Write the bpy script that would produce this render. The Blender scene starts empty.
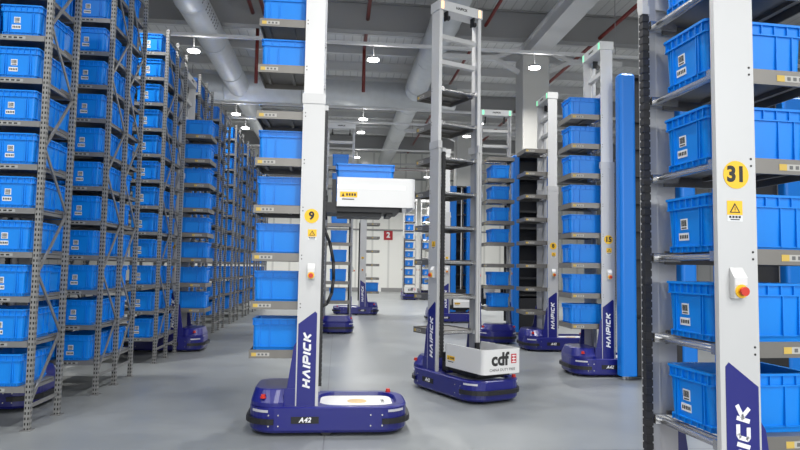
import bpy, math, random
from mathutils import Matrix, Vector
C = bpy.context.scene.collection
S = bpy.context.scene
PI = math.pi

# ---------------------------------------------------------------- camera
FPX = 622.0
cam_d = bpy.data.cameras.new('camera')
cam = bpy.data.objects.new('camera', cam_d)
C.objects.link(cam)
cam_d.sensor_fit = 'HORIZONTAL'
cam_d.sensor_width = 36.0
cam_d.lens = FPX / 800.0 * 36.0
cam_d.clip_start = 0.05
cam_d.clip_end = 200
yaw, pitch, roll = math.atan(61 / FPX), math.atan(43 / FPX), math.radians(0.96)
fw = Vector((math.sin(yaw) * math.cos(pitch), math.cos(yaw) * math.cos(pitch), math.sin(pitch)))
rt = Vector((math.cos(yaw), -math.sin(yaw), 0))
dn = fw.cross(rt)
r_ = math.cos(roll) * rt - math.sin(roll) * dn
d_ = math.sin(roll) * rt + math.cos(roll) * dn
M = Matrix((r_, -d_, -fw)).transposed().to_4x4()
M.translation = (0, 0, 1.6)
cam.matrix_world = M
S.camera = cam

# ---------------------------------------------------------------- world, light, exposure
S.view_settings.view_transform = 'Standard'
S.view_settings.look = 'None'
S.view_settings.gamma = 1
S.view_settings.use_curve_mapping = False
S.view_settings.exposure = 0.08
w = bpy.data.worlds.new('world')
S.world = w
w.use_nodes = True
bg = w.node_tree.nodes['Background']
bg.inputs[0].default_value = (0.97, 0.99, 1.0, 1)
bg.inputs[1].default_value = 0.75
LAMP_W = 172.0      # watts of each high-bay lamp
FRONT_FILL_W = 650.0      # added fill light behind the camera, brightens faces turned to it
dk = bpy.data.lights.new('front_fill', 'AREA')
dk.shape = 'RECTANGLE'; dk.size = 12; dk.size_y = 4.5; dk.energy = FRONT_FILL_W; dk.color = (0.95, 0.98, 1.0)
dko = bpy.data.objects.new('front_fill', dk); C.objects.link(dko)
dko.location = (4.0, -6.5, 4.2); dko.rotation_euler = (math.radians(80), 0, 0)

# ---------------------------------------------------------------- materials
def mat(name, col, rough=0.5, metal=0.0, noise=0.0, nscale=8.0, emit=None, estr=0.0, bump=0.0, coat=0.0, spec=0.5):
    m = bpy.data.materials.new(name); m.use_nodes = True
    nt = m.node_tree; b = nt.nodes['Principled BSDF']
    b.inputs['Base Color'].default_value = (*col, 1)
    b.inputs['Roughness'].default_value = rough
    b.inputs['Metallic'].default_value = metal
    b.inputs['Specular IOR Level'].default_value = spec
    if coat: b.inputs['Coat Weight'].default_value = coat
    if noise or bump:
        tc = nt.nodes.new('ShaderNodeTexCoord'); n = nt.nodes.new('ShaderNodeTexNoise')
        n.inputs['Scale'].default_value = nscale; n.inputs['Detail'].default_value = 4
        nt.links.new(tc.outputs['Object'], n.inputs['Vector'])
        if noise:
            mx = nt.nodes.new('ShaderNodeMix'); mx.data_type = 'RGBA'
            mx.inputs['A'].default_value = (*[c * (1 - noise) for c in col], 1)
            mx.inputs['B'].default_value = (*[min(1, c * (1 + noise)) for c in col], 1)
            nt.links.new(n.outputs['Fac'], mx.inputs['Factor'])
            nt.links.new(mx.outputs['Result'], b.inputs['Base Color'])
        if bump:
            bp = nt.nodes.new('ShaderNodeBump'); bp.inputs['Strength'].default_value = bump; bp.inputs['Distance'].default_value = 0.01
            nt.links.new(n.outputs['Fac'], bp.inputs['Height']); nt.links.new(bp.outputs['Normal'], b.inputs['Normal'])
    if emit:
        b.inputs['Emission Color'].default_value = (*emit, 1); b.inputs['Emission Strength'].default_value = estr
    return m

def math_node(nt, op, a, b=None):
    n = nt.nodes.new('ShaderNodeMath'); n.operation = op
    for i, v in enumerate((a, b)):
        if v is None: continue
        if isinstance(v, (int, float)): n.inputs[i].default_value = v
        else: nt.links.new(v, n.inputs[i])
    return n.outputs[0]

def perforated(name, col, rough, metal, pitch=0.05, holew=0.5):
    """steel upright with two columns of slots down its faces (object coordinates)"""
    m = mat(name, col, rough, metal); nt = m.node_tree; b = nt.nodes['Principled BSDF']
    tc = nt.nodes.new('ShaderNodeTexCoord'); sp = nt.nodes.new('ShaderNodeSeparateXYZ')
    nt.links.new(tc.outputs['Object'], sp.inputs[0])
    fz = math_node(nt, 'FRACT', math_node(nt, 'DIVIDE', sp.outputs['Z'], pitch))
    hz = math_node(nt, 'LESS_THAN', fz, holew)
    def two(o):
        a = math_node(nt, 'ABSOLUTE', o)
        return math_node(nt, 'LESS_THAN', math_node(nt, 'ABSOLUTE', math_node(nt, 'SUBTRACT', a, 0.014)), 0.0065)
    hx = math_node(nt, 'MULTIPLY', two(sp.outputs['X']), hz)
    hy = math_node(nt, 'MULTIPLY', two(sp.outputs['Y']), hz)
    h = math_node(nt, 'MAXIMUM', hx, hy)
    mx = nt.nodes.new('ShaderNodeMix'); mx.data_type = 'RGBA'
    mx.inputs['A'].default_value = (*col, 1); mx.inputs['B'].default_value = (0.012, 0.012, 0.014, 1)
    nt.links.new(h, mx.inputs['Factor']); nt.links.new(mx.outputs['Result'], b.inputs['Base Color'])
    return m

MT = {}
MT['tote'] = mat('tote_plastic', (0.002, 0.215, 0.74), 0.34, noise=0.08, nscale=3, spec=0.45)
MT['rack'] = mat('rack_steel', (0.22, 0.22, 0.22), 0.42, 0.45, noise=0.12, nscale=5)
MT['upright'] = perforated('rack_upright_steel', (0.27, 0.27, 0.265), 0.4, 0.4)
MT['mast'] = mat('mast_paint', (0.53, 0.53, 0.53), 0.38, 0.15)
MT['mastlight'] = mat('mast_upper_paint', (0.64, 0.64, 0.64), 0.38, 0.1)
MT['mastgrey'] = mat('mast_aluminium', (0.45, 0.46, 0.48), 0.35, 0.5)
MT['navy'] = mat('navy_paint', (0.010, 0.012, 0.165), 0.3, 0.0, coat=0.25)
MT['black'] = mat('black_plastic', (0.012, 0.012, 0.014), 0.5)
MT['chain'] = mat('cable_chain_plastic', (0.02, 0.02, 0.022), 0.45)
MT['white'] = mat('white_paint', (0.66, 0.66, 0.66), 0.35)
MT['decal_white'] = mat('white_vinyl', (0.82, 0.82, 0.84), 0.5)
MT['tray'] = mat('tray_steel', (0.20, 0.19, 0.175), 0.38, 0.5, noise=0.1, nscale=6)
MT['rod'] = mat('polished_steel', (0.6, 0.6, 0.6), 0.22, 0.9)
MT['yellow'] = mat('yellow_vinyl', (0.85, 0.5, 0.02), 0.5)
MT['red'] = mat('red_button', (0.55, 0.03, 0.015), 0.35)
MT['gold'] = mat('gold_print', (0.55, 0.38, 0.16), 0.45)
MT['paper'] = mat('label_paper', (0.7, 0.71, 0.72), 0.6)
MT['traypaper'] = mat('tray_label_paper', (0.42, 0.41, 0.38), 0.6); MT['trayyellow'] = mat('tray_label_dot', (0.55, 0.38, 0.08), 0.6); MT['trayink'] = mat('tray_label_ink', (0.12, 0.12, 0.12), 0.6)
MT['reflectwhite'] = mat('shell_reflection', (0.92, 0.92, 0.92), 0.4)
MT['ink'] = mat('label_ink', (0.02, 0.02, 0.02), 0.6)
MT['stripl'] = mat('reflector_strip', (0.6, 0.6, 0.64), 0.3, 0.3)
MT['duct'] = mat('galvanised_duct', (0.62, 0.64, 0.66), 0.5, 0.35, noise=0.10, nscale=4)
MT['steelw'] = mat('beam_paint', (0.66, 0.66, 0.66), 0.5, 0.1)
MT['girder'] = mat('girder_paint', (0.3, 0.3, 0.3), 0.55, 0.1)
MT['purlin'] = mat('purlin_paint', (0.6, 0.6, 0.6), 0.5, 0.2)
MT['column'] = mat('column_paint', (0.52, 0.515, 0.49), 0.6, noise=0.04, nscale=2)
MT['redpipe'] = mat('sprinkler_pipe_paint', (0.20, 0.025, 0.02), 0.4)
MT['lampbody'] = mat('lamp_housing', (0.3, 0.3, 0.31), 0.5)
MT['lampglow'] = mat('lamp_diffuser', (1, 1, 1), 0.5, emit=(1, 0.99, 0.96), estr=14)
MT['green'] = mat('green_status_lens', (0.05, 0.6, 0.25), 0.4, emit=(0.25, 1.0, 0.5), estr=1.2)
MT['amber'] = mat('amber_status_lens', (0.9, 0.5, 0.2), 0.4, emit=(1.0, 0.62, 0.35), estr=1.6)
MT['padblue'] = mat('blue_column_cladding', (0.006, 0.17, 0.62), 0.35, spec=0.4)
MT['signred'] = mat('red_sign', (0.45, 0.02, 0.03), 0.5)
MT['grille'] = mat('duct_vent', (0.2, 0.2, 0.21), 0.6)

# floor
m = mat('epoxy_floor', (0.27, 0.285, 0.295), 0.38); MT['floor'] = m
nt = m.node_tree; b = nt.nodes['Principled BSDF']
tc = nt.nodes.new('ShaderNodeTexCoord'); sp = nt.nodes.new('ShaderNodeSeparateXYZ')
nt.links.new(tc.outputs['Object'], sp.inputs[0])
def line(o, off, per, wd):
    f = math_node(nt, 'FRACT', math_node(nt, 'DIVIDE', math_node(nt, 'ADD', o, off), per))
    return math_node(nt, 'LESS_THAN', math_node(nt, 'MULTIPLY', f, per), wd)
ln = math_node(nt, 'MAXIMUM', line(sp.outputs['X'], 0.1, 6.0, 0.012), line(sp.outputs['Y'], 0.5, 6.0, 0.015))
n1 = nt.nodes.new('ShaderNodeTexNoise'); n1.inputs['Scale'].default_value = 0.9; n1.inputs['Detail'].default_value = 6
n1.inputs['Roughness'].default_value = 0.65
nt.links.new(tc.outputs['Object'], n1.inputs['Vector'])
cr = nt.nodes.new('ShaderNodeValToRGB'); cr.color_ramp.elements[0].position = 0.3; cr.color_ramp.elements[1].position = 0.75
cr.color_ramp.elements[0].color = (0.165, 0.178, 0.188, 1); cr.color_ramp.elements[1].color = (0.235, 0.25, 0.26, 1)
nt.links.new(n1.outputs['Fac'], cr.inputs[0])
mx = nt.nodes.new('ShaderNodeMix'); mx.data_type = 'RGBA'
nt.links.new(ln, mx.inputs['Factor']); nt.links.new(cr.outputs[0], mx.inputs['A']); mx.inputs['B'].default_value = (0.12, 0.125, 0.13, 1)
nt.links.new(mx.outputs['Result'], b.inputs['Base Color'])
rg = math_node(nt, 'ADD', math_node(nt, 'MULTIPLY', n1.outputs['Fac'], 0.25), 0.22)
nt.links.new(rg, b.inputs['Roughness'])
bp = nt.nodes.new('ShaderNodeBump'); bp.inputs['Strength'].default_value = 0.15; bp.inputs['Distance'].default_value = 0.01
n2 = nt.nodes.new('ShaderNodeTexNoise'); n2.inputs['Scale'].default_value = 5
nt.links.new(tc.outputs['Object'], n2.inputs['Vector']); nt.links.new(n2.outputs['Fac'], bp.inputs['Height'])
nt.links.new(bp.outputs['Normal'], b.inputs['Normal'])

def ribbed(name, col, axis, per, rough=0.5, strength=0.7, dark=0.75):
    m = mat(name, col, rough, 0.2); nt = m.node_tree; b = nt.nodes['Principled BSDF']
    tc = nt.nodes.new('ShaderNodeTexCoord'); sp = nt.nodes.new('ShaderNodeSeparateXYZ')
    nt.links.new(tc.outputs['Object'], sp.inputs[0])
    f = math_node(nt, 'FRACT', math_node(nt, 'DIVIDE', sp.outputs[axis], per))
    t = math_node(nt, 'LESS_THAN', f, 0.12)
    mx = nt.nodes.new('ShaderNodeMix'); mx.data_type = 'RGBA'
    mx.inputs['A'].default_value = (*col, 1); mx.inputs['B'].default_value = (*[c * dark for c in col], 1)
    nt.links.new(t, mx.inputs['Factor']); nt.links.new(mx.outputs['Result'], b.inputs['Base Color'])
    bp = nt.nodes.new('ShaderNodeBump'); bp.inputs['Strength'].default_value = strength; bp.inputs['Distance'].default_value = 0.03
    nt.links.new(math_node(nt, 'PINGPONG', sp.outputs[axis], per / 2), bp.inputs['Height']); nt.links.new(bp.outputs['Normal'], b.inputs['Normal'])
    return m
MT['deck'] = ribbed('roof_deck', (0.72, 0.72, 0.71), 'X', 0.3)
MT['wall'] = ribbed('wall_panel', (0.9, 0.9, 0.86), 'X', 1.1, 0.6, 0.2, 0.8)
MT['wallgrey'] = ribbed('wall_panel_grey', (0.30, 0.31, 0.32), 'Y', 1.1, 0.6, 0.2, 0.8)

# ---------------------------------------------------------------- mesh helpers
class MB:
    def __init__(s): s.v = []; s.f = []; s.mi = []; s.cur = 0
    def add(s, vs, fs):
        o = len(s.v); s.v += [tuple(v) for v in vs]
        for f in fs: s.f.append([i + o for i in f]); s.mi.append(s.cur)
        return s
    def box(s, x0, x1, y0, y1, z0, z1):
        return s.add([(x0,y0,z0),(x1,y0,z0),(x1,y1,z0),(x0,y1,z0),(x0,y0,z1),(x1,y0,z1),(x1,y1,z1),(x0,y1,z1)],
                     [(0,3,2,1),(4,5,6,7),(0,1,5,4),(1,2,6,5),(2,3,7,6),(3,0,4,7)])
    def prism(s, pts, a0, a1, axis='z'):
        """extrude a ccw polygon: pts are (x,y) for z, (x,z) for y, (y,z) for x"""
        n = len(pts)
        def P(p, a):
            return (p[0], p[1], a) if axis == 'z' else ((p[0], a, p[1]) if axis == 'y' else (a, p[0], p[1]))
        vs = [P(p, a0) for p in pts] + [P(p, a1) for p in pts]
        fs = [list(range(n))[::-1], list(range(n, 2 * n))] + [(i, (i + 1) % n, n + (i + 1) % n, n + i) for i in range(n)]
        if axis == 'y': fs = [list(f)[::-1] for f in fs]
        return s.add(vs, fs)
    def loft(s, loops, cap0=True, cap1=True):
        n = len(loops[0]); vs = [p for l in loops for p in l]; fs = []
        for k in range(len(loops) - 1):
            for i in range(n): fs.append((k*n+i, k*n+(i+1) % n, (k+1)*n+(i+1) % n, (k+1)*n+i))
        if cap0: fs.append(list(range(n))[::-1])
        if cap1: fs.append([(len(loops)-1)*n + i for i in range(n)])
        return s.add(vs, fs)
    def tube(s, p0, p1, r, n=10, r1=None, caps=True):
        p0, p1 = Vector(p0), Vector(p1); d = (p1 - p0).normalized()
        a = d.orthogonal().normalized(); b = d.cross(a)
        r1 = r if r1 is None else r1
        L = [[p + rr * (math.cos(2*PI*i/n) * a + math.sin(2*PI*i/n) * b) for i in range(n)] for p, rr in ((p0, r), (p1, r1))]
        return s.loft(L, caps, caps)
    def bar(s, p0, p1, w_, h_):
        p0, p1 = Vector(p0), Vector(p1); d = (p1 - p0).normalized()
        up = Vector((0, 0, 1)) if abs(d.z) < 0.95 else Vector((1, 0, 0))
        a = d.cross(up).normalized(); b = a.cross(d)
        L = [[p + a*sx*w_/2 + b*sy*h_/2 for sx, sy in ((-1,-1),(1,-1),(1,1),(-1,1))] for p in (p0, p1)]
        return s.loft(L)
    def path(s, pts, r, n=6):
        for i in range(len(pts) - 1): s.tube(pts[i], pts[i+1], r, n)
        return s
    def mesh(s, name, mats, smooth=False):
        me = bpy.data.meshes.new(name); me.from_pydata(s.v, [], s.f)
        for m_ in (mats if isinstance(mats, (list, tuple)) else [mats]): me.materials.append(MT[m_])
        for p, k in zip(me.polygons, s.mi): p.material_index = k
        if smooth:
            me.polygons.foreach_set('use_smooth', [True] * len(me.polygons))
        me.update(); return me

def rrect(x0, x1, y0, y1, z, r, n=4):
    out = []
    for cx, cy, a in ((x1-r, y0+r, -90), (x1-r, y1-r, 0), (x0+r, y1-r, 90), (x0+r, y0+r, 180)):
        for k in range(n + 1):
            t = math.radians(a + 90 * k / n); out.append((cx + r*math.cos(t), cy + r*math.sin(t), z))
    return out

def link(name, me, parent=None, loc=(0,0,0), rz=0.0, bevel=0, auto=False):
    o = bpy.data.objects.new(name, me); C.objects.link(o)
    o.location = loc; o.rotation_euler = (0, 0, rz)
    if parent: o.parent = parent
    if bevel:
        b = o.modifiers.new('bevel', 'BEVEL'); b.width = bevel; b.segments = 2; b.limit_method = 'ANGLE'
    return o
def tag(o, label, cat, group=None):
    o['label'] = label; o['category'] = cat
    if group: o['group'] = group
    return o
def struct(name, me, loc=(0,0,0), parent=None):
    o = link(name, me, parent, loc)
    if not parent: o['kind'] = 'structure'
    return o
def empty(name, loc, rz=0.0):
    o = bpy.data.objects.new(name, None); C.objects.link(o); o.location = loc; o.rotation_euler = (0, 0, rz); o.empty_display_size = 0.2
    return o

CACHE = {}
def cached(key, fn):
    if key not in CACHE: CACHE[key] = fn()
    return CACHE[key]

def text_mesh(txt, size, matname, shear=0.0, offset=0.0, spacing=1.0, align='CENTER'):
    """lettering lying in the local XZ plane facing -Y, 1 mm thick"""
    def make():
        cu = bpy.data.curves.new('lettering', 'FONT'); cu.body = txt; cu.size = size; cu.shear = shear; cu.offset = offset
        cu.space_character = spacing; cu.align_x = align; cu.align_y = 'CENTER'; cu.extrude = 0.0006; cu.resolution_u = 3
        o = bpy.data.objects.new('tmp', cu); C.objects.link(o)
        dg = bpy.context.evaluated_depsgraph_get()
        me = bpy.data.meshes.new_from_object(o.evaluated_get(dg))
        bpy.data.objects.remove(o); me.materials.clear(); me.materials.append(MT[matname])
        me.transform(Matrix.Rotation(PI/2, 4, 'X')); return me
    return cached(('t', txt, size, matname, shear, offset, spacing, align), make)

STROKES = {'H': [((0,0),(0,1)),((.6,0),(.6,1)),((0,.5),(.6,.5))], 'V': [((0,0),(.34,1)),((.34,1),(.68,0))],
           'I': [((0,0),(0,1))], 'P': [((0,0),(0,1)),((0,.96),(.5,.96)),((.5,.96),(.62,.84)),((.62,.84),(.62,.56)),((.62,.56),(.5,.44)),((.5,.44),(0,.44))],
           'C': [((.6,.95),(.12,.95)),((.12,.95),(0,.83)),((0,.83),(0,.17)),((0,.17),(.12,.05)),((.12,.05),(.6,.05))],
           'K': [((0,0),(0,1)),((.05,.5),(.62,1)),((.15,.55),(.64,0))]}
def haipick_mesh(length):
    """the word in slanted strokes running up the mast: reading direction +Z, glyph tops towards -X, facing -Y"""
    m_ = MB(); x = 0.0; W = []
    for ch in 'HVIPICK':
        wd = {'H': .6, 'V': .68, 'I': 0.0, 'P': .62, 'C': .6, 'K': .64}[ch]
        for a, b in STROKES[ch]: W.append(((x + a[0] + a[1]*.2, a[1]), (x + b[0] + b[1]*.2, b[1])))
        x += wd + .36
    k = length / x
    for a, b in W:
        m_.bar((-(a[1]-.5)*k, 0, a[0]*k), (-(b[1]-.5)*k, 0, b[0]*k), .19*k, .19*k) if False else None
        kx = k*.66; ax, az, bx, bz = -(a[1]-.5)*kx, a[0]*k, -(b[1]-.5)*kx, b[0]*k
        d = Vector((bx-ax, 0, bz-az)); d.normalize(); p = Vector((-d.z, 0, d.x)) * .11*k; e = d * .04*k
        q = [Vector((ax,0,az))-e+p, Vector((ax,0,az))-e-p, Vector((bx,0,bz))+e-p, Vector((bx,0,bz))+e+p]
        vs = [(v.x, -.001, v.z) for v in q] + [(v.x, .0004, v.z) for v in q]
        m_.add(vs, [(0,1,2,3),(7,6,5,4),(0,4,5,1),(1,5,6,2),(2,6,7,3),(3,7,4,0)])
    return m_.mesh('lettering', 'decal_white')

# ---------------------------------------------------------------- the room
X0, X1, Y0, Y1, HZ = -16.0, 18.0, -9.0, 42.0, 9.6
struct('floor', MB().box(X0, X1, Y0, Y1, -0.2, 0).mesh('floor', 'floor'))
struct('ceiling', MB().box(X0, X1, Y0, Y1, HZ, HZ + 0.2).mesh('ceiling', 'deck'))
struct('wall_back', MB().box(X0, X1, Y1, Y1 + 0.2, -0.2, HZ + 0.2).mesh('wall_back', 'wall'))
struct('wall_left', MB().box(X0 - 0.2, X0, Y0, Y1, -0.2, HZ + 0.2).mesh('wall_left', 'wallgrey'))
struct('wall_right', MB().box(X1, X1 + 0.2, Y0, Y1, -0.2, HZ + 0.2).mesh('wall_right', 'wallgrey'))
struct('baseboard_back', MB().box(X0, X1, Y1 - 0.03, Y1, 0, 0.25).mesh('baseboard_back', 'girder'))
# steel door in the back wall
dr = struct('door_1', MB().box(1.75, 2.9, Y1 - 0.06, Y1 - 0.001, 0.0, 2.5).mesh('door', 'wall'))
link('door_handle', MB().box(1.85, 1.89, Y1 - 0.12, Y1 - 0.06, 1.0, 1.2).mesh('handle', 'black'), dr)
# wall rails
for i, z in enumerate((4.1, 7.6)):
    struct('trim_%d' % (i + 1), MB().box(X0, X1, Y1 - 0.06, Y1, z, z + 0.1).mesh('trim', 'girder'))

# roof steel: transverse girders, purlins, longitudinal girders over the columns
def ibeam_x(y, z0, z1, w_=0.25):
    m_ = MB(); m_.box(X0, X1, y - w_/2, y + w_/2, z0, z0 + .04); m_.box(X0, X1, y - w_/2, y + w_/2, z1 - .04, z1)
    m_.box(X0, X1, y - .03, y + .03, z0 + .04, z1 - .04); return m_
for y in (8.0, 17.5, 27.0, 36.5):
    struct('trim_3' if y == 8.0 else 'trim_3', ibeam_x(y + .9, 8.7, HZ, .3).mesh('girder', 'girder'))
y = 3.0
while y < 41:
    if min(abs(y - q - .9) for q in (8.0, 17.5, 27.0, 36.5)) > .5:
        struct('trim_4', ibeam_x(y, 9.25, HZ, .16).mesh('purlin', 'purlin'))
    y += 1.9
for cx in (5.9,):
    m_ = MB(); m_.box(cx - .3, cx + .3, 4, 19, 8.2, 8.26); m_.box(cx - .2, cx + .2, 4, 19, 8.26, 8.62); m_.box(cx - .3, cx + .3, 4, 19, 8.62, 8.68)
    struct('trim_5', m_.mesh('main_beam', 'steelw'))
for cy in (18.6, 29.2, 39.0):
    m_ = MB(); m_.box(5.48, 6.32, cy - .4, cy + .4, 0, 8.19)
    c = tag(link('support_column', m_.mesh('column', 'column'), bevel=.03), {
        18.6: 'square cream column nearest the camera, rising behind the robots to the roof',
        29.2: 'second square cream column from the camera, seen between the tall mast pair',
        39.0: 'farthest square cream column, close to the back wall'}[cy], 'column', 'roof columns')
    for sx in (-1, 1):
        mm = MB()
        mm.bar((5.9 + sx*.42, cy, 7.75), (5.9 + sx*1.15, cy, 8.12), .12, .12)
        mm.bar((5.9 + sx*.40, cy, 8.52), (5.9 + sx*1.15, cy, 8.20), .12, .12)
        mm.bar((5.9 + sx*1.1, cy, 8.16), (5.9 + sx*2.9, cy, 8.16), .16, .14)
        link('bracket', mm.mesh('bracket', 'steelw'), c)

# ducts: one connected run
dk_ = tag(empty('air_duct', (0, 24.2, 8.45)), 'round galvanised air duct run under the roof, two long branches and a cross branch', 'air duct')
def duct(p0, p1, r, seams):
    m_ = MB(); m_.tube(p0, p1, r, 28); o = link('branch', m_.mesh('duct', 'duct', True), dk_, (0, -24.2, -8.45))
    p0, p1 = Vector(p0), Vector(p1); n = int((p1 - p0).length / seams); d = (p1 - p0).normalized()
    for i in range(1, n):
        s_ = MB(); q = p0 + d * i * seams; s_.tube(q - d*.03, q + d*.03, r + .02, 28)
        link('seam_band', s_.mesh('band', 'duct', True), o)
    return o
dl = duct((-3.95, 4, 8.45), (-3.95, 38, 8.45), .41, 3.0)
v_ = MB()
for i in range(40):
    for t in (-0.5, -0.3, -0.1):
        v_.tube((-3.95 + .405*math.cos(t), 9 + i*.22, 8.45 + .405*math.sin(t)), (-3.95 + .42*math.cos(t), 9 + i*.22, 8.45 + .42*math.sin(t)), .03, 6)
link('vent_holes', v_.mesh('vents', 'grille'), dl)
duct((2.85, 5, 8.55), (2.85, 40, 8.55), .42, 3.0)
duct((-15, 24.2, 8.45), (4.5, 24.2, 8.45), .5, 3.5)

# red sprinkler pipes
def pipe(label, pts, r=.05):
    m_ = MB().path(pts, r, 10)
    return tag(link('sprinkler_pipe', m_.mesh('pipe', 'redpipe', True)), label, 'pipe', 'red sprinkler pipes')
pipe('red sprinkler pipe above the left racks, the left one of a close pair', [(-2.7, 5, 9.1), (-2.7, 19.5, 9.1), (-2.7, 19.5, 7.3)], .055)
pipe('red sprinkler pipe above the left racks, the right one of a close pair', [(-2.35, 5, 9.05), (-2.35, 18.5, 9.05)], .05)
pipe('red sprinkler pipe above the middle aisle with a vertical drop', [(0.72, 5, 9.1), (0.72, 21, 9.1), (0.72, 21, 7.6)], .06)
pipe('red sprinkler pipe passing above the mast with the white letter box robot', [(4.35, 5, 9.1), (4.35, 40, 9.1)], .05)
pipe('red sprinkler pipe under the roof right of the nearest column', [(8.0, 5, 8.9), (8.0, 40, 8.9)], .06)
pipe('thin red cross pipe far back near the rear wall', [(-6, 38, HZ - .02), (-6, 38, 7.7), (12, 38, 7.7), (12, 38, HZ - .02)], .08)

# lighting rails with high-bay lamps
RAILS = [(16.2, 0), (22.9, 1), (25.2, 2), (31.0, 3), (37.0, 4), (9.3, 5), (3.0, 6), (-3.0, 7)]
rail_names = ['nearest visible', 'second', 'third', 'fourth', 'farthest', 'overhead', 'overhead rear', 'behind camera']
cols = {-3.85: 'left', 0.8: 'middle', 5.2: 'right', -9.0: 'outer left', 10.0: 'outer right'}
ld = bpy.data.lights.new('high_bay_light', 'AREA'); ld.shape = 'DISK'; ld.size = .34; ld.energy = LAMP_W; ld.spread = math.radians(150); ld.color = (1.0, 0.985, 0.95)
ls = bpy.data.lights.new('ceiling_fill', 'POINT'); ls.energy = 8.0; ls.shadow_soft_size = .1; ls.color = (1.0, 0.985, 0.95)  # added point fill by each lamp to brighten the ceiling
def lamp_meshes():
    b_ = MB(); b_.tube((0,0,.02), (0,0,.06), .165, 20, .15); b_.tube((0,0,.06), (0,0,.1), .04, 14)
    g_ = MB(); g_.tube((0,0,-.005), (0,0,.02), .155, 20)
    r_m = MB(); r_m.tube((0,0,.1), (0,0,.398), .012, 6)
    return b_.mesh('housing', 'lampbody', False), g_.mesh('diffuser', 'lampglow'), r_m.mesh('rod', 'lampbody')
LB, LG, LR = lamp_meshes()
for (y, ri) in RAILS:
    m_ = MB(); m_.box(-13, 14, y - .05, y + .05, 7.5, 7.575)
    rl = tag(link('lighting_rail', m_.mesh('rail', 'steelw')), 'thin grey lighting rail across the hall, %s row of lamps' % rail_names[ri], 'rail', 'lighting rails')
    hg = MB()
    for xx in (-12, -8, -6, -1.5, 3.6, 7.5, 12):
        hg.tube((xx, y, 7.575), (xx, y, HZ - .0), .012, 6)
    link('hanger_rod', hg.mesh('hangers', 'lampbody'), rl)
    for cx, cn in cols.items():
        if cx < -8 and y < 20: continue
        e = tag(empty('high_bay_lamp', (cx, y, 7.1)), 'round glowing high bay lamp, %s column, on the %s lighting rail' % (cn, rail_names[ri]), 'lamp', 'high bay lamps')
        link('housing', LB, e); link('diffuser', LG, e); link('rod', LR, e)
        l = bpy.data.objects.new('light', ld); C.objects.link(l); l.parent = e; l.location = (0, 0, -.02)
        if y > 0:
            l2 = bpy.data.objects.new('ceiling_fill_light', ls); C.objects.link(l2); l2.parent = e; l2.location = (.1, 0, .14)

# ---------------------------------------------------------------- totes
def tote_mesh():
    m_ = MB(); r = .022
    m_.loft([rrect(-.272, .272, -.172, .172, 0, r), rrect(-.276, .276, -.176, .176, .03, r), rrect(-.286, .286, -.186, .186, .26, r), rrect(-.286, .286, -.186, .186, .279, r),
             rrect(-.276, .276, -.176, .176, .28, r), rrect(-.262, .262, -.162, .162, .012, r)], True, True)
    def flange(z0, z1, e):
        L = [rrect(-e, e, -(e-.1), e-.1, z0, .026), rrect(-e, e, -(e-.1), e-.1, z1, .026), rrect(-.277, .277, -.177, .177, z1, r), rrect(-.275, .275, -.175, .175, z0, r)]
        m_.loft(L + [L[0]], False, False)
    flange(.268, .28, .300); flange(.218, .225, .296); flange(.026, .032, .286)
    n = 8
    for i in range(n):      # short ribs between the two flanges, long sides then ends
        x = -.27 + .54 * i / (n - 1)
        for s in (-1, 1): m_.box(x - .003, x + .003, *sorted((s*.182, s*.197)), .225, .268)
    for i in range(7):
        y = -.165 + .33 * i / 6
        for s in (-1, 1):
            m_.box(*sorted((s*.282, s*.297)), y - .003, y + .003, .225, .268)
            m_.box(*sorted((s*.272, s*.285)), y - .003, y + .003, .002, .028)
    for s in (-1, 1):       # tall vertical ribs
        for x in (-.225, .225, -.13, .13): m_.box(x - .004, x + .004, *sorted((s*.17, s*.192)), .03, .22)
        for y in (-.125, .125, -.105, .105): m_.box(*sorted((s*.27, s*.2915)), y - .0035, y + .0035, .03, .22)
    me = m_.mesh('tote', 'tote'); me.transform(Matrix.Scale(1.09, 4, (0, 0, 1))); return me
TOTE = tote_mesh()
def label_mesh():
    m_ = MB(); x = .287
    # upper sticker and lower sticker
    def quad(y0, y1, z0, z1, dx):
        k0, k1 = x + (z0-.03)/.23*.010 - .008 + dx, x + (z1-.03)/.23*.010 - .008 + dx
        m_.add([(k0,y0,z0),(k0,y1,z0),(k1,y1,z1),(k1,y0,z1),(k0-.004,y0,z0),(k0-.004,y1,z0),(k1-.004,y1,z1),(k1-.004,y0,z1)],
               [(0,1,2,3),(7,6,5,4),(0,4,5,1),(1,5,6,2),(2,6,7,3),(3,7,4,0)])
    m_.cur = 0; quad(-.065, -.005, .115, .17, 0); quad(-.085, .0, .06, .098, 0)
    m_.cur = 1
    random.seed(4)
    y = -.06
    while y < -.012:
        wv = random.choice((.002, .003, .005)); quad(y, y + wv, .132, .163, .001); y += wv + random.choice((.002, .003))
    quad(-.058, -.014, .120, .126, .001)
    for k in range(5): quad(-.077 + k*.0155, -.077 + k*.0155 + .010, .070, .088, .001)
    me = m_.mesh('barcode', ['paper', 'ink']); me.transform(Matrix.Scale(1.09, 4, (0, 0, 1))); return me
BARC = label_mesh()
def tote(loc, rz, label, group, lab=True):
    o = link('storage_tote', TOTE, None, loc, rz); tag(o, label, 'storage box', group)
    if lab: link('barcode_label', BARC, o)
    return o

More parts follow.
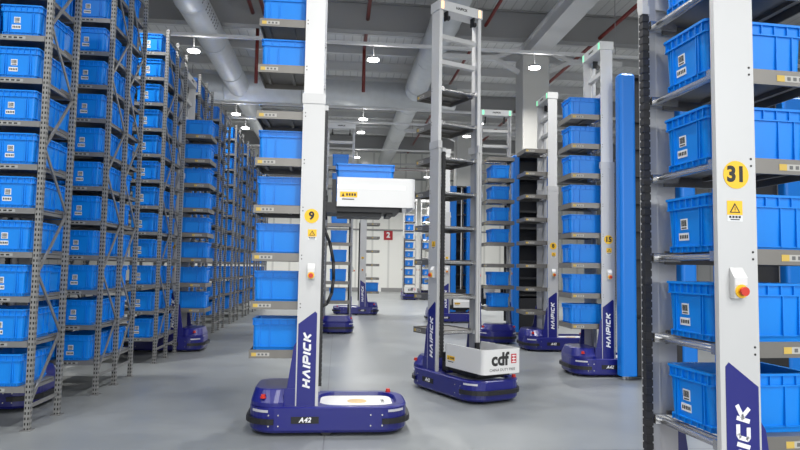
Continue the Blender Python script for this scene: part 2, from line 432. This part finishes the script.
# ---------------------------------------------------------------- racks
RX = -2.88; RH = 5.5; P0, PD = .41, .4275
ORD = ['bottom', 'second', 'third', 'fourth', 'fifth', 'sixth', 'seventh', 'eighth', 'ninth', 'tenth', 'eleventh', 'twelfth']
RPOS = [('single rack nearest the camera', 'front'), ('second rack block', ''), ('third rack block', ''), ('fourth rack block', ''), ('fifth rack block', ''),
        ('sixth rack block', ''), ('seventh rack block', ''), ('eighth rack block', ''), ('ninth rack block', '')]
D = .63; BL = 1.42
def rack(y, halves, idx, ncol, nlev=12):
    nm = RPOS[idx][0]
    e = tag(empty('storage_rack', (RX, y, 0)), 'tall grey steel tote rack, %s along the left side of the aisle' % nm if idx else
            'tall grey steel tote rack, single and nearest the camera at the left edge', 'rack', 'grey tote racks on the left')
    up = cached('upright', lambda: MB().box(-.026, .026, -.026, .026, 0, RH).mesh('upright', 'upright'))
    foot = cached('foot', lambda: MB().box(-.05, .05, -.05, .05, 0, .008).mesh('foot', 'rack'))
    ys = [0.03 + k * D for k in range(halves + 1)]
    for k in range(len(ys)):
        for xx in (-.03, -BL):
            u = link('upright', up, e, (xx, ys[k], 0)); link('foot_plate', foot, u)
    def brace():
        m_ = MB(); z = .25; s = 0
        m_.bar((0, .03, .22), (0, D-.03, .22), .015, .035)
        while z + .62 < RH:
            a, b = (.03, D-.03) if s == 0 else (D-.03, .03)
            m_.bar((0, a, z), (0, b, z + .62), .014, .032); z += .62; s = 1 - s
        m_.bar((0, .03, RH-.12), (0, D-.03, RH-.12), .015, .035)
        return m_.mesh('bracing', 'rack')
    br = cached('brace', brace)
    for k in range(halves):
        for xx in (-.03, -BL): link('bracing', br, e, (xx, ys[k], 0))
    def shelf():
        m_ = MB(); m_.box(-BL+.03, -.06, 0, .03, -.055, 0); m_.box(-BL+.03, -.06, D-.035, D-.005, -.055, 0)
        m_.box(-BL+.03, -.06, .03, D-.035, -.012, -.002)
        for xx in (-.066, -BL+.036): m_.bar((xx, .03, -.035), (xx, D-.035, -.035), .02, .03)
        return m_.mesh('shelf', 'rack')
    def slabel():
        m_ = MB()
        for x in (-.30,):
            m_.cur = 0; m_.box(x-.16, x+.06, -.0015, 0, -.043, -.014)
            m_.cur = 1
            for q in range(4): m_.box(x-.15+q*.05, x-.15+q*.05+.032, -.0022, -.0015, -.036, -.02)
        return m_.mesh('shelf_label', ['shelfpaper', 'ink'])
    MT.setdefault('shelfpaper', mat('shelf_label_paper', (0.32, 0.33, 0.33), 0.6))
    sh, sl = cached('shelf', shelf), cached('slabel', slabel)
    for h in range(halves):
        for k in range(nlev):
            z = P0 + PD * k
            if h == 0:
                s = link('shelf', sh, e, (0, ys[0]-.03, z))
                for c in range(3 if idx < 2 else 1): link('shelf_label', sl, s, (-.45*c, 0, 0))
            else:
                s = link('shelf', sh, e, (-BL-.03, ys[2]+.03-0.0, z), PI)
    GN = 'blue totes stored in the left racks'
    for h in range(halves):
        for k in range(nlev):
            z = P0 + PD * k + .001
            for c in range(ncol[h]):
                j = random.uniform(-.012, .012)
                x = RX - .30 - c*.45 + j
                yy = y + .30 + (0.005 if h == 0 else .03 + D + .0)
                side = 'front' if h == 0 else 'rear'
                cn = ['end', 'second', 'third'][c]
                if idx == 0:
                    lb = 'blue tote, %s column from the aisle, on the %s shelf of the nearest left rack' % (cn, ORD[k])
                else:
                    lb = 'blue tote, %s column, %s side, %s shelf of the %s' % (cn, side, ORD[k], nm)
                tote((x, yy, z), (-PI/2 if h == 0 else PI/2) + random.uniform(-.015, .015), lb, GN)
random.seed(7)
rack(6.33, 1, 0, [2], 11)
for i, y in enumerate((8.0, 10.45, 12.85, 15.15, 17.45, 19.75, 22.05, 24.35)):
    rack(y, 2, i + 1, [2, 1] if i == 0 else [1, 1])

# ---------------------------------------------------------------- robots
TZ0, TP = .78, .466
MY = .32
def base_meshes():
    r = .33
    def outline(x0, x1, y, z, rr): return rrect(x0, x1, -y, y, z, rr, 7)
    b = MB()
    b.loft([outline(-.52, .96, .385, .035, .24), outline(-.54, .98, .40, .06, .25), outline(-.54, .98, .40, .265, .25), outline(-.525, .965, .385, .275, .24),
            outline(.11, .89, .315, .275, .2), outline(.12, .88, .305, .235, .2)], True, True)
    b.cur = 1
    for s in (-1, 1):
        for x in (-.34, -.25, .62, .73):
            for z in (.10, .20): b.tube((x, s*.399, z), (x, s*.404, z), .008, 8)
    base = b.mesh('chassis', ['navy', 'rod'])
    h = MB()      # raised rear housing with sloping sides
    h.loft([outline(-.53, -.10, .385, .275, .2), outline(-.53, -.10, .385, .31, .2), outline(-.50, -.12, .30, .415, .16), outline(-.49, -.13, .29, .425, .15)], True, True)
    hump = h.mesh('rear_housing', 'navy')
    bump = []     # bumper strips hugging both round ends
    for s in (-1, 1):
        bm = MB(); out = []; inn = []
        for k in range(15):
            t = math.radians(-90 + 180 * k / 14); sg_ = .14 * (1 if t > 0.01 else (-1 if t < -0.01 else 0))
            cx = .73 if s > 0 else -.29
            out.append((cx + s*.29*math.cos(t), sg_ + .28*math.sin(t))); inn.append((cx + s*.245*math.cos(t), sg_ + .24*math.sin(t)))
        for k in range(14):
            a0, a1, b0, b1 = out[k], out[k+1], inn[k], inn[k+1]
            vs = [(*a0,.115),(*a1,.115),(*b1,.115),(*b0,.115),(*a0,.165),(*a1,.165),(*b1,.165),(*b0,.165)]
            m_f = [(0,3,2,1),(4,5,6,7),(0,1,5,4),(2,3,7,6)]
            if s < 0: m_f = [f[::-1] for f in m_f]
            bm.add(vs, m_f)
        bump.append(bm.mesh('bumper', 'black'))
    dk_ = MB(); dk_.loft([rrect(.13, .85, -.27, .27, .236, .12, 5), rrect(.13, .85, -.27, .27, .246, .12, 5)])
    deckp = dk_.mesh('deck_panel', 'white')
    lg = MB(); lg.tube((0,0,0), (0,0,.002), .10, 24); logo = lg.mesh('deck_emblem', 'gold')
    bt = MB(); bt.tube((0,0,0), (0,0,.012), .028, 14); bt.tube((0,0,.012), (0,0,.035), .022, 14); btn = bt.mesh('button', 'red', False)
    refl = []
    for s in (-1, 1):
        for e in (-1, 1):
            rf = MB()
            cx = .73 if e > 0 else -.29
            for k in range(3):
                t0, t1 = math.radians(35 + 14*k), math.radians(49 + 14*k)
                p0 = (cx + e*.253*math.cos(t0), s*(.15 + .253*math.sin(t0))); p1 = (cx + e*.253*math.cos(t1), s*(.15 + .253*math.sin(t1)))
                rf.bar((*p0, .235), (*p1, .235), .006, .022)
            refl.append(rf.mesh('light_strip', 'stripl'))
    wheel = []
    for x in (-.45, .85):
        for y in (-.2, .2): wheel.append(MB().tube((x, y-.02, .04), (x, y+.02, .04), .04, 14).mesh('wheel', 'black'))
    for y in (-.33, .33): wheel.append(MB().tube((.2, y-.03, .07), (.2, y+.03, .07), .07, 16).mesh('wheel', 'black'))
    pl = MB()
    pl.box(-.13, .13, -.004, 0, -.032, .032); plate = pl.mesh('plate', 'black')
    bo = MB()
    for s in (-1, 1):
        for x in (-.36, -.25, .62, .73):
            for z in (.10, .20): bo.tube((x, s*.399, z), (x, s*.404, z), .008, 8)
    bolts = bo.mesh('bolts', 'rod')
    return base, hump, bump, deckp, logo, btn, refl, wheel, plate, bolts
BS = base_meshes()

def mbolts(m_, k0, k1, yy):
    m_.cur = 1
    for k in range(k0, k1):
        for dz in (0, .035): m_.tube((-.075, yy+.004, .74+TP*k+dz), (-.075, yy, .74+TP*k+dz), .006, 8)
    m_.cur = 0
def mast_parts(key):
    """mast at local y = 0; outer face towards -y"""
    def lo():
        m_ = MB(); m_.box(-.10, .10, -.03, -.008, .265, 3.2); m_.box(.03, .10, -.008, .022, .265, 3.2); m_.box(.10, .115, -.03, -.012, .265, 3.2); mbolts(m_, 0, 6, -.032); return m_.mesh('mast_lower', ['mast', 'ink'])
    def hi():
        m_ = MB(); m_.box(-.095, .095, -.026, -.008, 3.2, 5.09); m_.box(.03, .095, -.008, .022, 3.2, 5.09); mbolts(m_, 6, 8, -.028); return m_.mesh('mast_upper', ['mastlight', 'ink'])
    def col():
        m_ = MB(); m_.box(-.108, .118, -.037, .024, 3.2, 3.30); return m_.mesh('collar', 'mast')
    def dec():
        m_ = MB(); m_.prism([(-.088, .27), (.088, .27), (.088, 1.15), (.07, 1.17), (-.088, 1.05)], -.0325, -.030, 'y'); return m_.mesh('decal', 'navy')
    def gus():
        m_ = MB(); m_.prism([(-.205, .27), (-.10, .27), (-.10, .88), (-.125, .84)], -.03, -.012, 'y'); m_.box(-.205, -.10, -.036, -.03, .27, .44)
        return m_.mesh('gusset', 'navy')
    def rail():
        m_ = MB(); m_.box(.04, .085, .022, .027, .3, 4.98); return m_.mesh('guide_rail', 'mastgrey')
    def bol():
        m_ = MB()
        for k in range(8):
            z = .74 + TP*k
            yy = -.032 if z < 3.2 else -.028
            for dz in (0, .035): m_.tube((-.075, yy+.004, z+dz), (-.075, yy, z+dz), .006, 8)
        return m_.mesh('bolts', 'ink')
    return cached(key, {'lo': lo, 'hi': hi, 'col': col, 'dec': dec, 'gus': gus, 'rail': rail, 'bol': bol}[key])

def mirror_y(me_key, me):
    def f():
        c = me.copy(); c.transform(Matrix.Scale(-1, 4, (0, 1, 0))); c.flip_normals(); return c
    return cached(('my', me_key), f)

def chain_mesh():
    m_ = MB(); z = .45
    while z < 3.13:
        m_.box(.102, .144, -.022, .022, z, z + .034); m_.box(.106, .140, -.018, .018, z + .034, z + .045); z += .045
    m_.cur = 1; m_.box(.100, .146, -.024, .024, z, z + .05); return m_.mesh('cable_chain', ['chain', 'mast'])

def tray_meshes():
    t = MB(); t.box(-.548, -.02, -.28, .28, -.012, 0)
    for s in (-1, 1): t.box(-.555, -.005, *sorted((s*.28, s*.296)), -.065, .014)
    t.box(-.555, -.547, -.28, .28, -.065, .014)
    t.box(-.50, -.47, -.235, .235, -.035, -.012); t.box(-.25, -.22, -.235, .235, -.035, -.012)
    tm = t.mesh('shelf_tray', 'tray')
    r = MB(); r.tube((.06, -.297, -.03), (.06, .297, -.03), .016, 12); r.tube((.015, -.27, -.02), (.015, .27, -.02), .012, 10)
    for s in (-1, 1): r.box(-.08, .09, *sorted((s*.25, s*.2975)), -.05, .0)
    rm = r.mesh('support_rod', 'rod')
    lms = []
    for s in (-1, 1):
        l = MB()
        a = -.53 if s < 0 else -.28
        def X(u, v): return sorted((a - s*u, a - s*v))
        l.cur = 0; l.box(*X(0, .17), *sorted((s*.296, s*.2975)), -.045, -.012)
        l.cur = 1; l.box(*X(0, .045), *sorted((s*.2975, s*.2982)), -.045, -.012)
        l.cur = 2
        for q in range(3): l.box(*X(.06+q*.035, .06+q*.035+.02), *sorted((s*.2975, s*.2982)), -.038, -.019)
        lms.append(l.mesh('tray_label', ['traypaper', 'trayyellow', 'trayink']))
    return tm, rm, lms
TRAY = tray_meshes()

def fork_meshes():
    # U-shaped white shell open at the mast side, rounded front corners
    def U(o, z):
        pts = []
        x0, x1, y, r = .0, .78 - o, .29 - o, .055 - o
        pts.append((x0, -y, z))
        for k in range(6):
            t = math.radians(-90 + 90*k/5); pts.append((x1 - r + r*math.cos(t), -y + r + r*math.sin(t), z))
        for k in range(6):
            t = math.radians(90*k/5); pts.append((x1 - r + r*math.cos(t), y - r + r*math.sin(t), z))
        pts.append((x0, y, z)); return pts
    m_ = MB(); A_, B_, C_, D_ = U(0, 0), U(.02, 0), U(.02, .29), U(0, .29)
    n = len(A_)
    vs = A_ + B_ + C_ + D_; fs = []
    for i in range(n - 1):
        fs += [(i, i+1, 3*n+i+1, 3*n+i), (3*n+i, 3*n+i+1, 2*n+i+1, 2*n+i), (2*n+i, 2*n+i+1, n+i+1, n+i), (n+i, n+i+1, i+1, i)]
    fs += [(0, 3*n, 2*n, n), (n-1, 2*n-1, 3*n-1, 4*n-1)]
    m_.add(vs, fs); shell = m_.mesh('shell', 'white')
    f = MB(); f.box(-.06, .62, -.24, .24, -.05, .01); f.box(.0, .45, -.18, .18, -.09, -.05); f.box(-.02, .70, -.265, -.235, .0, .05); f.box(-.02, .70, .235, .265, .0, .05)
    f.box(.5, .56, -.2, .2, -.08, -.05)
    under = f.mesh('fork_base', 'black')
    c_ = MB(); c_.box(-.12, .0, -.26, .26, -.06, .04)
    for s in (-1, 1):
        c_.box(-.05, -.01, *sorted((s*.20, s*.26)), .04, .27); c_.box(-.14, -.10, *sorted((s*.215, s*.25)), -.10, .16)
    carr = c_.mesh('carriage', 'black')
    g = MB(); g.box(.02, .60, -.17, .17, .012, .022); forks = g.mesh('fork_plate', 'tray')
    return shell, under, carr, forks
FK = fork_meshes()

def on_face(name, me, parent, side, x, y, z, rz=0.0):
    """put a -Y-facing decal on the face of side s (-1: -y face, +1: +y face)"""
    return link(name, me, parent, (x, y * side, z), 0.0 if side < 0 else PI)

def cable(pts, r):
    cu = MB(); return cu.path(pts, r, 8).mesh('cable', 'black', True)

def robot(loc, deg, label, where, filled, fork_z=None, number=None, fork_text=False, tower_h=True, status=None, ntrays=8, detail=2, fork_tote=False, hose=True, group='warehouse picking robots'):
    rz = math.radians(deg)
    e = tag(empty('picking_robot', (*loc, 0), rz), label, 'robot', group)
    base, hump, bump, deckp, logo, btn, refl, wheel, plate, bolts = BS
    ch = link('chassis', base, e)
    link('rear_housing', hump, e); link('bumper', bump[0], e); link('bumper', bump[1], e); [link('wheel', q_, e) for q_ in wheel]
    [link('light_strip', q_, ch) for q_ in refl]
    dp = link('deck_panel', deckp, e); dp['label'] = 'white deck panel'
    if detail >= 2:
        link('deck_emblem', logo, dp, (.50, 0, .246))
        t_ = text_mesh('CHINA', .05, 'ink', .1).copy(); t_.transform(Matrix.Rotation(-PI/2, 4, 'X'))
        link('deck_lettering', t_, dp, (.76, 0, .2465), PI/2)
    link('stop_button', btn, e, (-.40, -.345, .35)); link('stop_button', btn, e, (.84, .33, .272)); link('stop_button', btn, e, (-.40, .345, .35))
    for s in (-1, 1):
        p = link('model_plate', plate, ch, (0, s*.401, .155), 0 if s < 0 else PI)
        link('plate_lettering', text_mesh('A42', .062, 'decal_white', .25, .002, 1.1), p, (0, -.005, 0))
    hp = cached('haipick', lambda: haipick_mesh(.53))
    for s in (-1, 1):
        mk = (lambda k: mast_parts(k)) if s < 0 else (lambda k: mirror_y(k, mast_parts(k)))
        m_ = link('mast', mk('lo'), e, (0, s*MY, 0))
        link('mast_extension', mk('hi'), e, (0, s*MY, 0))
        link('collar', mk('col'), m_); link('guide_rail', mk('rail'), m_)
        d_o = link('navy_decal', mk('dec'), m_); d_o['label'] = 'navy decal with white lettering'
        link('gusset', mk('gus'), e, (0, s*MY, 0))
        link('brand_lettering', hp, m_, (.0, s*.0333, .45), 0 if s < 0 else PI)
        if detail >= 1:
            num = cached('disc', lambda: MB().prism([(.07*math.cos(2*PI*i/24), .07*math.sin(2*PI*i/24)) for i in range(24)], -.0025, 0, 'y').mesh('disc', 'yellow'))
            if number:
                nd = link('number_sticker', num, m_, (.01, s*.0302, 2.09), 0 if s < 0 else PI)
                link('number', text_mesh(number, .105, 'ink', 0, .0045), nd, (0, -.0035, 0))
            def warn():
                w_ = MB(); w_.cur = 0; w_.box(-.042, .042, -.0015, 0, -.01, .06); w_.cur = 1
                w_.prism([(-.03, 0), (.03, 0), (0, .05)], -.0022, -.0015, 'y'); w_.cur = 0
                w_.prism([(-.020, .005), (.020, .005), (0, .038)], -.0028, -.0022, 'y'); w_.cur = 1
                w_.box(-.002, .002, -.0034, -.0028, .014, .028); w_.box(-.002, .002, -.0034, -.0028, .008, .011)
                w_.cur = 2; w_.box(-.042, .042, -.0015, 0, -.042, -.012); w_.cur = 1
                for q in range(4): w_.box(-.032+q*.017, -.032+q*.017+.012, -.0022, -.0015, -.026, -.015)
                w_.box(-.025, .025, -.0022, -.0015, -.036, -.031)
                return w_.mesh('warning', ['yellow', 'ink', 'paper'])
            link('warning_sticker', cached('warn', warn), m_, (.02, s*.0302, 1.90), 0 if s < 0 else PI)
            def estop():
                w_ = MB(); w_.cur = 0; w_.box(-.036, .036, -.035, 0, -.05, .05); w_.prism([(-.035, .05), (0, .05), (0, .10)], -.036, .036, 'x')
                w_.cur = 1; w_.tube((0, -.035, -.015), (0, -.041, -.015), .033, 18)
                w_.cur = 2; w_.tube((0, -.041, -.015), (0, -.052, -.015), .014, 14); w_.tube((0, -.052, -.015), (0, -.066, -.015), .022, 16)
                w_.cur = 3; w_.box(-.033, .033, -.037, -.035, .015, .048)
                return w_.mesh('emergency_stop', ['mast', 'yellow', 'red', 'white'])
            link('emergency_stop', cached('estop', estop), e, (.02, s*(MY+.0302), 1.53), 0 if s < 0 else PI)
    link('cable_chain', cached('chain', chain_mesh), e, (0, -.275, 0))
    # top beam and rungs
    tb = cached('topbeam', lambda: MB().box(-.11, .11, -.36, .36, 5.09, 5.22).mesh('top_beam', 'mastlight'))
    t = link('top_beam', tb, e, bevel=0)
    lt = text_mesh('HAIPICK', .05, 'ink', .15, .002)
    link('beam_lettering', lt, t, (.1105, 0, 5.155), PI/2); link('beam_lettering', lt, t, (-.1105, 0, 5.155), -PI/2)
    def pul():
        m_ = MB()
        for s in (1,): m_.tube((.10, s*.22-.02, 4.99), (.10, s*.22+.02, 4.99), .035, 16); m_.box(.02, .10, s*.22-.01, s*.22+.01, 4.97, 5.09)
        return m_.mesh('pulley', 'black')
    link('pulley', cached('pulley', pul), e); link('pulley', cached('pulley', pul), e, (0, -.44, 0))
    rg_ = cached('rung', lambda: MB().box(-.04, .04, -.297, .297, -.03, .03).mesh('cross_bar', 'mast'))
    for z in (4.75, 4.40): link('cross_bar', rg_, e, (0, 0, z))
    rg2 = cached('rung2', lambda: MB().box(-.09, -.07, -.27, .27, -.02, .02).mesh('cross_bar', 'mastgrey'))
    if status:
        for s in (-1, 1):
            link('status_light', cached(('st', status), lambda: MB().box(.1102, .114, -.02, .02, -.05, .05).mesh('status', status)), t, (0, s*.31, 5.155))
            link('status_light', cached(('st2', status), lambda: MB().box(-.114, -.1102, -.02, .02, -.05, .05).mesh('status', status)), t, (0, s*.31, 5.155))
    tm, rm, lm = TRAY
    for k in range(ntrays):
        z = TZ0 + TP*k
        tr = link('shelf_tray', tm, e, (0, 0, z)); link('support_rod', rm, tr)
        if detail >= 1:
            for q_ in lm: link('tray_label', q_, tr)
        if k in filled:
            c, s_ = math.cos(rz), math.sin(rz)
            lx = -.245
            tote((loc[0] + c*lx, loc[1] + s_*lx, z + .001), rz + random.uniform(-.008, .008),
                 'blue tote, %s tray %s' % (ORD[k], where), 'blue totes carried by robots', detail >= 1)
    if fork_z is not None:
        shell, under, carr, forks = FK
        fu = bpy.data.objects.new('fork_unit', None); C.objects.link(fu); fu.parent = e; fu.location = (.25, 0, fork_z)
        sh = link('shell', shell, fu); sh['label'] = 'white rounded shell'
        link('fork_base', under, fu); link('carriage', carr, fu); link('fork_plate', forks, fu)
        def wl():
            w_ = MB()
            for s in (-1,):
                w_.cur = 0; w_.box(.03, .20, *sorted((s*.2902, s*.2915)), .09, .145)
                w_.cur = 1; w_.prism([(.045, .098), (.075, .098), (.06, .135)], *sorted((s*.2915, s*.2922)), 'y')
                for q in range(4): w_.box(.09+q*.026, .108+q*.026, *sorted((s*.2915, s*.2922)), .105, .13)
                w_.box(.05, .17, *sorted((s*.2902, s*.2912)), .066, .076)
            return w_.mesh('sticker', ['yellow', 'ink'])
        link('caution_sticker', cached('wl', wl), fu); link('caution_sticker', mirror_y('wl', cached('wl', wl)), fu)
        if fork_text:
            link('logo_lettering', text_mesh('cdf', .21, 'ink', 0, .008), fu, (.7805, -.04, .17), PI/2)
            def rs():
                w_ = MB(); w_.cur = 0; w_.box(0, .002, -.04, .04, -.055, .055); w_.cur = 1
                for z in (-.035, 0, .035): w_.box(.002, .003, -.028, .028, z-.008, z+.004)
                w_.box(.002, .003, -.004, .004, -.045, .045)
                return w_.mesh('seal', ['signred', 'decal_white'])
            link('logo_seal', cached('seal', rs), fu, (.7805, .17, .175))
            link('logo_lettering', text_mesh('CHINA DUTY FREE', .046, 'ink', 0, 0), fu, (.7805, 0, .05), PI/2)
        else:
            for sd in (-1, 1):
                link('reflection_band', MB().box(.0, .68, *sorted((sd*.2900, sd*.2912)), .175, .215).mesh('band', 'reflectwhite'), fu)  # glossy reflection stripe of the shell, built as a thin whiter strip
            hd = MB(); 
            for k in range(8):
                t0, t1 = math.radians(-90 + 180*k/8), math.radians(-90 + 180*(k+1)/8)
                hd.bar((.778 + .03*math.cos(t0), 0, .17 + .055*math.sin(t0)), (.778 + .03*math.cos(t1), 0, .17 + .055*math.sin(t1)), .04, .015)
            link('handle', hd.mesh('handle', 'black'), fu)
        if fork_tote:
            c, s_ = math.cos(rz), math.sin(rz); lx = .25 + .28
            tote((loc[0] + c*lx, loc[1] + s_*lx, fork_z + .135), rz, 'blue tote sitting in the white fork unit of %s' % fork_tote, 'blue totes carried by robots')
            link('lift_pad', MB().box(.04, .56, -.13, .13, .022, .132).mesh('lift_pad', 'black'), fu)
    if hose:
        pts = [(.12, -.18, fork_z + .02), (.11, -.17, fork_z - .1), (.13, -.16, fork_z - .22), (.19, -.16, fork_z - .36), (.23, -.17, fork_z - .55), (.235, -.18, fork_z - .72),
               (.22, -.20, fork_z - .86), (.18, -.22, fork_z - .96), (.13, -.235, fork_z - .99), (.09, -.25, fork_z - .94), (.07, -.25, fork_z - .8)]
        link('power_cable', cable(pts, .016), e)
    return e

random.seed(11)
robot((-.278, 6.43), 0, 'tall picking robot number 9 on a navy base in the centre foreground', 'of foreground robot number 9', {0,1,2,3,4,6,7}, 2.20, '9', fork_tote='the number 9 robot')
robot((1.56, 8.30), -66, 'picking robot with empty trays and a low white front box with black letters', '', set(), .36, None, fork_text=True, status='amber', hose=False)
robot((1.945, 3.24), 183.6, 'picking robot number 31, nearest and cropped by the right edge', 'of robot number 31 at the right edge', {0,1,2,3,4,5}, None, '31', hose=False)
robot((4.13, 9.58), 0, 'picking robot loaded with blue totes beside the tall blue tower on the right', 'of the loaded robot left of the nearest blue tower', set(range(8)), None, '15', status='green', hose=False)
robot((4.26, 12.43), 0, 'empty-tray picking robot in front of a black-cored tower, left of the loaded one', '', set(), None, '8', status='green', hose=False)
robot((3.50, 13.75), 90, 'end-on picking robot with partly loaded trays behind the low white-box robot', 'of the end-on robot behind the white-box robot', {0,1,3,4,5,6}, .9, None, status='green', detail=1, hose=False)
robot((0.0, 15.65), 90, 'picking robot seen end on behind the number 9 robot', 'of the end-on robot behind the number 9 robot', {0,1,2,3,4,5,6,7}, None, None, detail=1, hose=False)
robot((.84, 21.5), 180, 'small distant picking robot with mostly empty trays in the middle aisle', 'of the distant robot in the middle aisle', {0}, None, None, detail=1, hose=False)
robot((3.21, 18.75), 0, 'distant picking robot with low white fork unit seen between the masts of the white-box robot', '', set(), .45, None, detail=1, hose=False)
robot((3.69, 32.3), -90, 'farthest loaded picking robot by the back wall, white box on its front', 'of the left far robot by the back wall', set(range(8)), .36, None, fork_text=True, detail=1, hose=False)
robot((4.62, 32.5), -90, 'far loaded picking robot by the back wall, right one of two', 'of the right far robot by the back wall', {0,1,2,4,5,6,7}, .5, None, detail=1, hose=False)
robot((-3.0, 12.2), 180, 'picking robot loaded with totes in the second left rack aisle', 'of the robot parked in the second left rack aisle', set(range(8)), None, None, detail=1, hose=False)
robot((-3.76, 7.5), 180, 'picking robot mostly hidden in the gap behind the nearest left rack', 'of the robot hidden behind the nearest left rack', set(range(8)), None, None, detail=1, hose=False)

# ---------------------------------------------------------------- blue lift towers
def tower(x, y, rz, label, wid=.85, dep=.7, h=4.5, pw=.30):
    e = tag(empty('transfer_tower', (x, y, 0), rz), label, 'tower', 'blue transfer towers')
    for x0 in (0, wid - pw):
        m_ = MB(); m_.loft([rrect(x0, x0 + pw, 0, dep*.9, .06, .05), rrect(x0, x0 + pw, 0, dep*.9, h - .03, .05), rrect(x0+.02, x0 + pw-.02, .02, dep*.9-.02, h, .04)])
        link('side_cladding', m_.mesh('cladding', 'padblue'), e)
        f = MB(); f.tube((x0+.08, .1, 0), (x0+.08, .1, .06), .03, 10); f.tube((x0+pw-.08, dep*.8, 0), (x0+pw-.08, dep*.8, .06), .03, 10)
        link('foot', f.mesh('foot', 'rod'), e)
    b_ = MB(); b_.box(pw, wid - pw, dep*.85, dep, .06, h); b_.box(pw, wid-pw, .05, dep, h-.05, h); b_.box(pw, wid-pw, .02, dep, .06, .9)
    link('black_frame', b_.mesh('frame', 'black'), e)
    for k in range(8):
        rr = MB(); rr.box(pw, wid - pw, .1, dep*.85, .98 + k*.42, 1.0 + k*.42); rr.box(pw, wid - pw, .095, .1, .95 + k*.42, 1.0 + k*.42)
        link('inner_shelf', rr.mesh('shelf', 'black'), e)
    if y > 20:
        g = MB(); g.box(wid/2-.015, wid/2+.015, .04, .07, .9, h-.05)
        link('guide_rail', g.mesh('rail', 'white'), e)
tower(4.20, 8.92, 0, 'tall blue tower with black core, nearest, right of the loaded robot', 1.2, .22, 4.62, .25)
tower(5.75, 8.92, 0, 'blue tower with black core seen through the trays of robot number 31', 1.5, .22, 4.37, .4)
tower(4.34, 15.2, 0, 'tall blue tower with dark open core behind the empty robot', 1.05, .7, 4.5, .17)
tower(3.82, 21.3, 0, 'distant blue tower with white rail seen between the masts of the white-box robot', .85, .7, 4.5, .25)

# sign on the back wall
sg = tag(empty('wall_sign', (0, 0, 0)), 'small square red sign with a white 2 on the back wall', 'sign')
sgx, sgz = 3.33, 3.80
sg.location = (sgx, Y1 - .03, sgz)
link('sign_board', MB().box(-.30, .30, 0, .03, -.32, .32).mesh('board', 'signred'), sg)
link('sign_number', text_mesh('2', .5, 'decal_white', 0, .02), sg, (0, -.003, 0))
print('objects', len(bpy.data.objects))
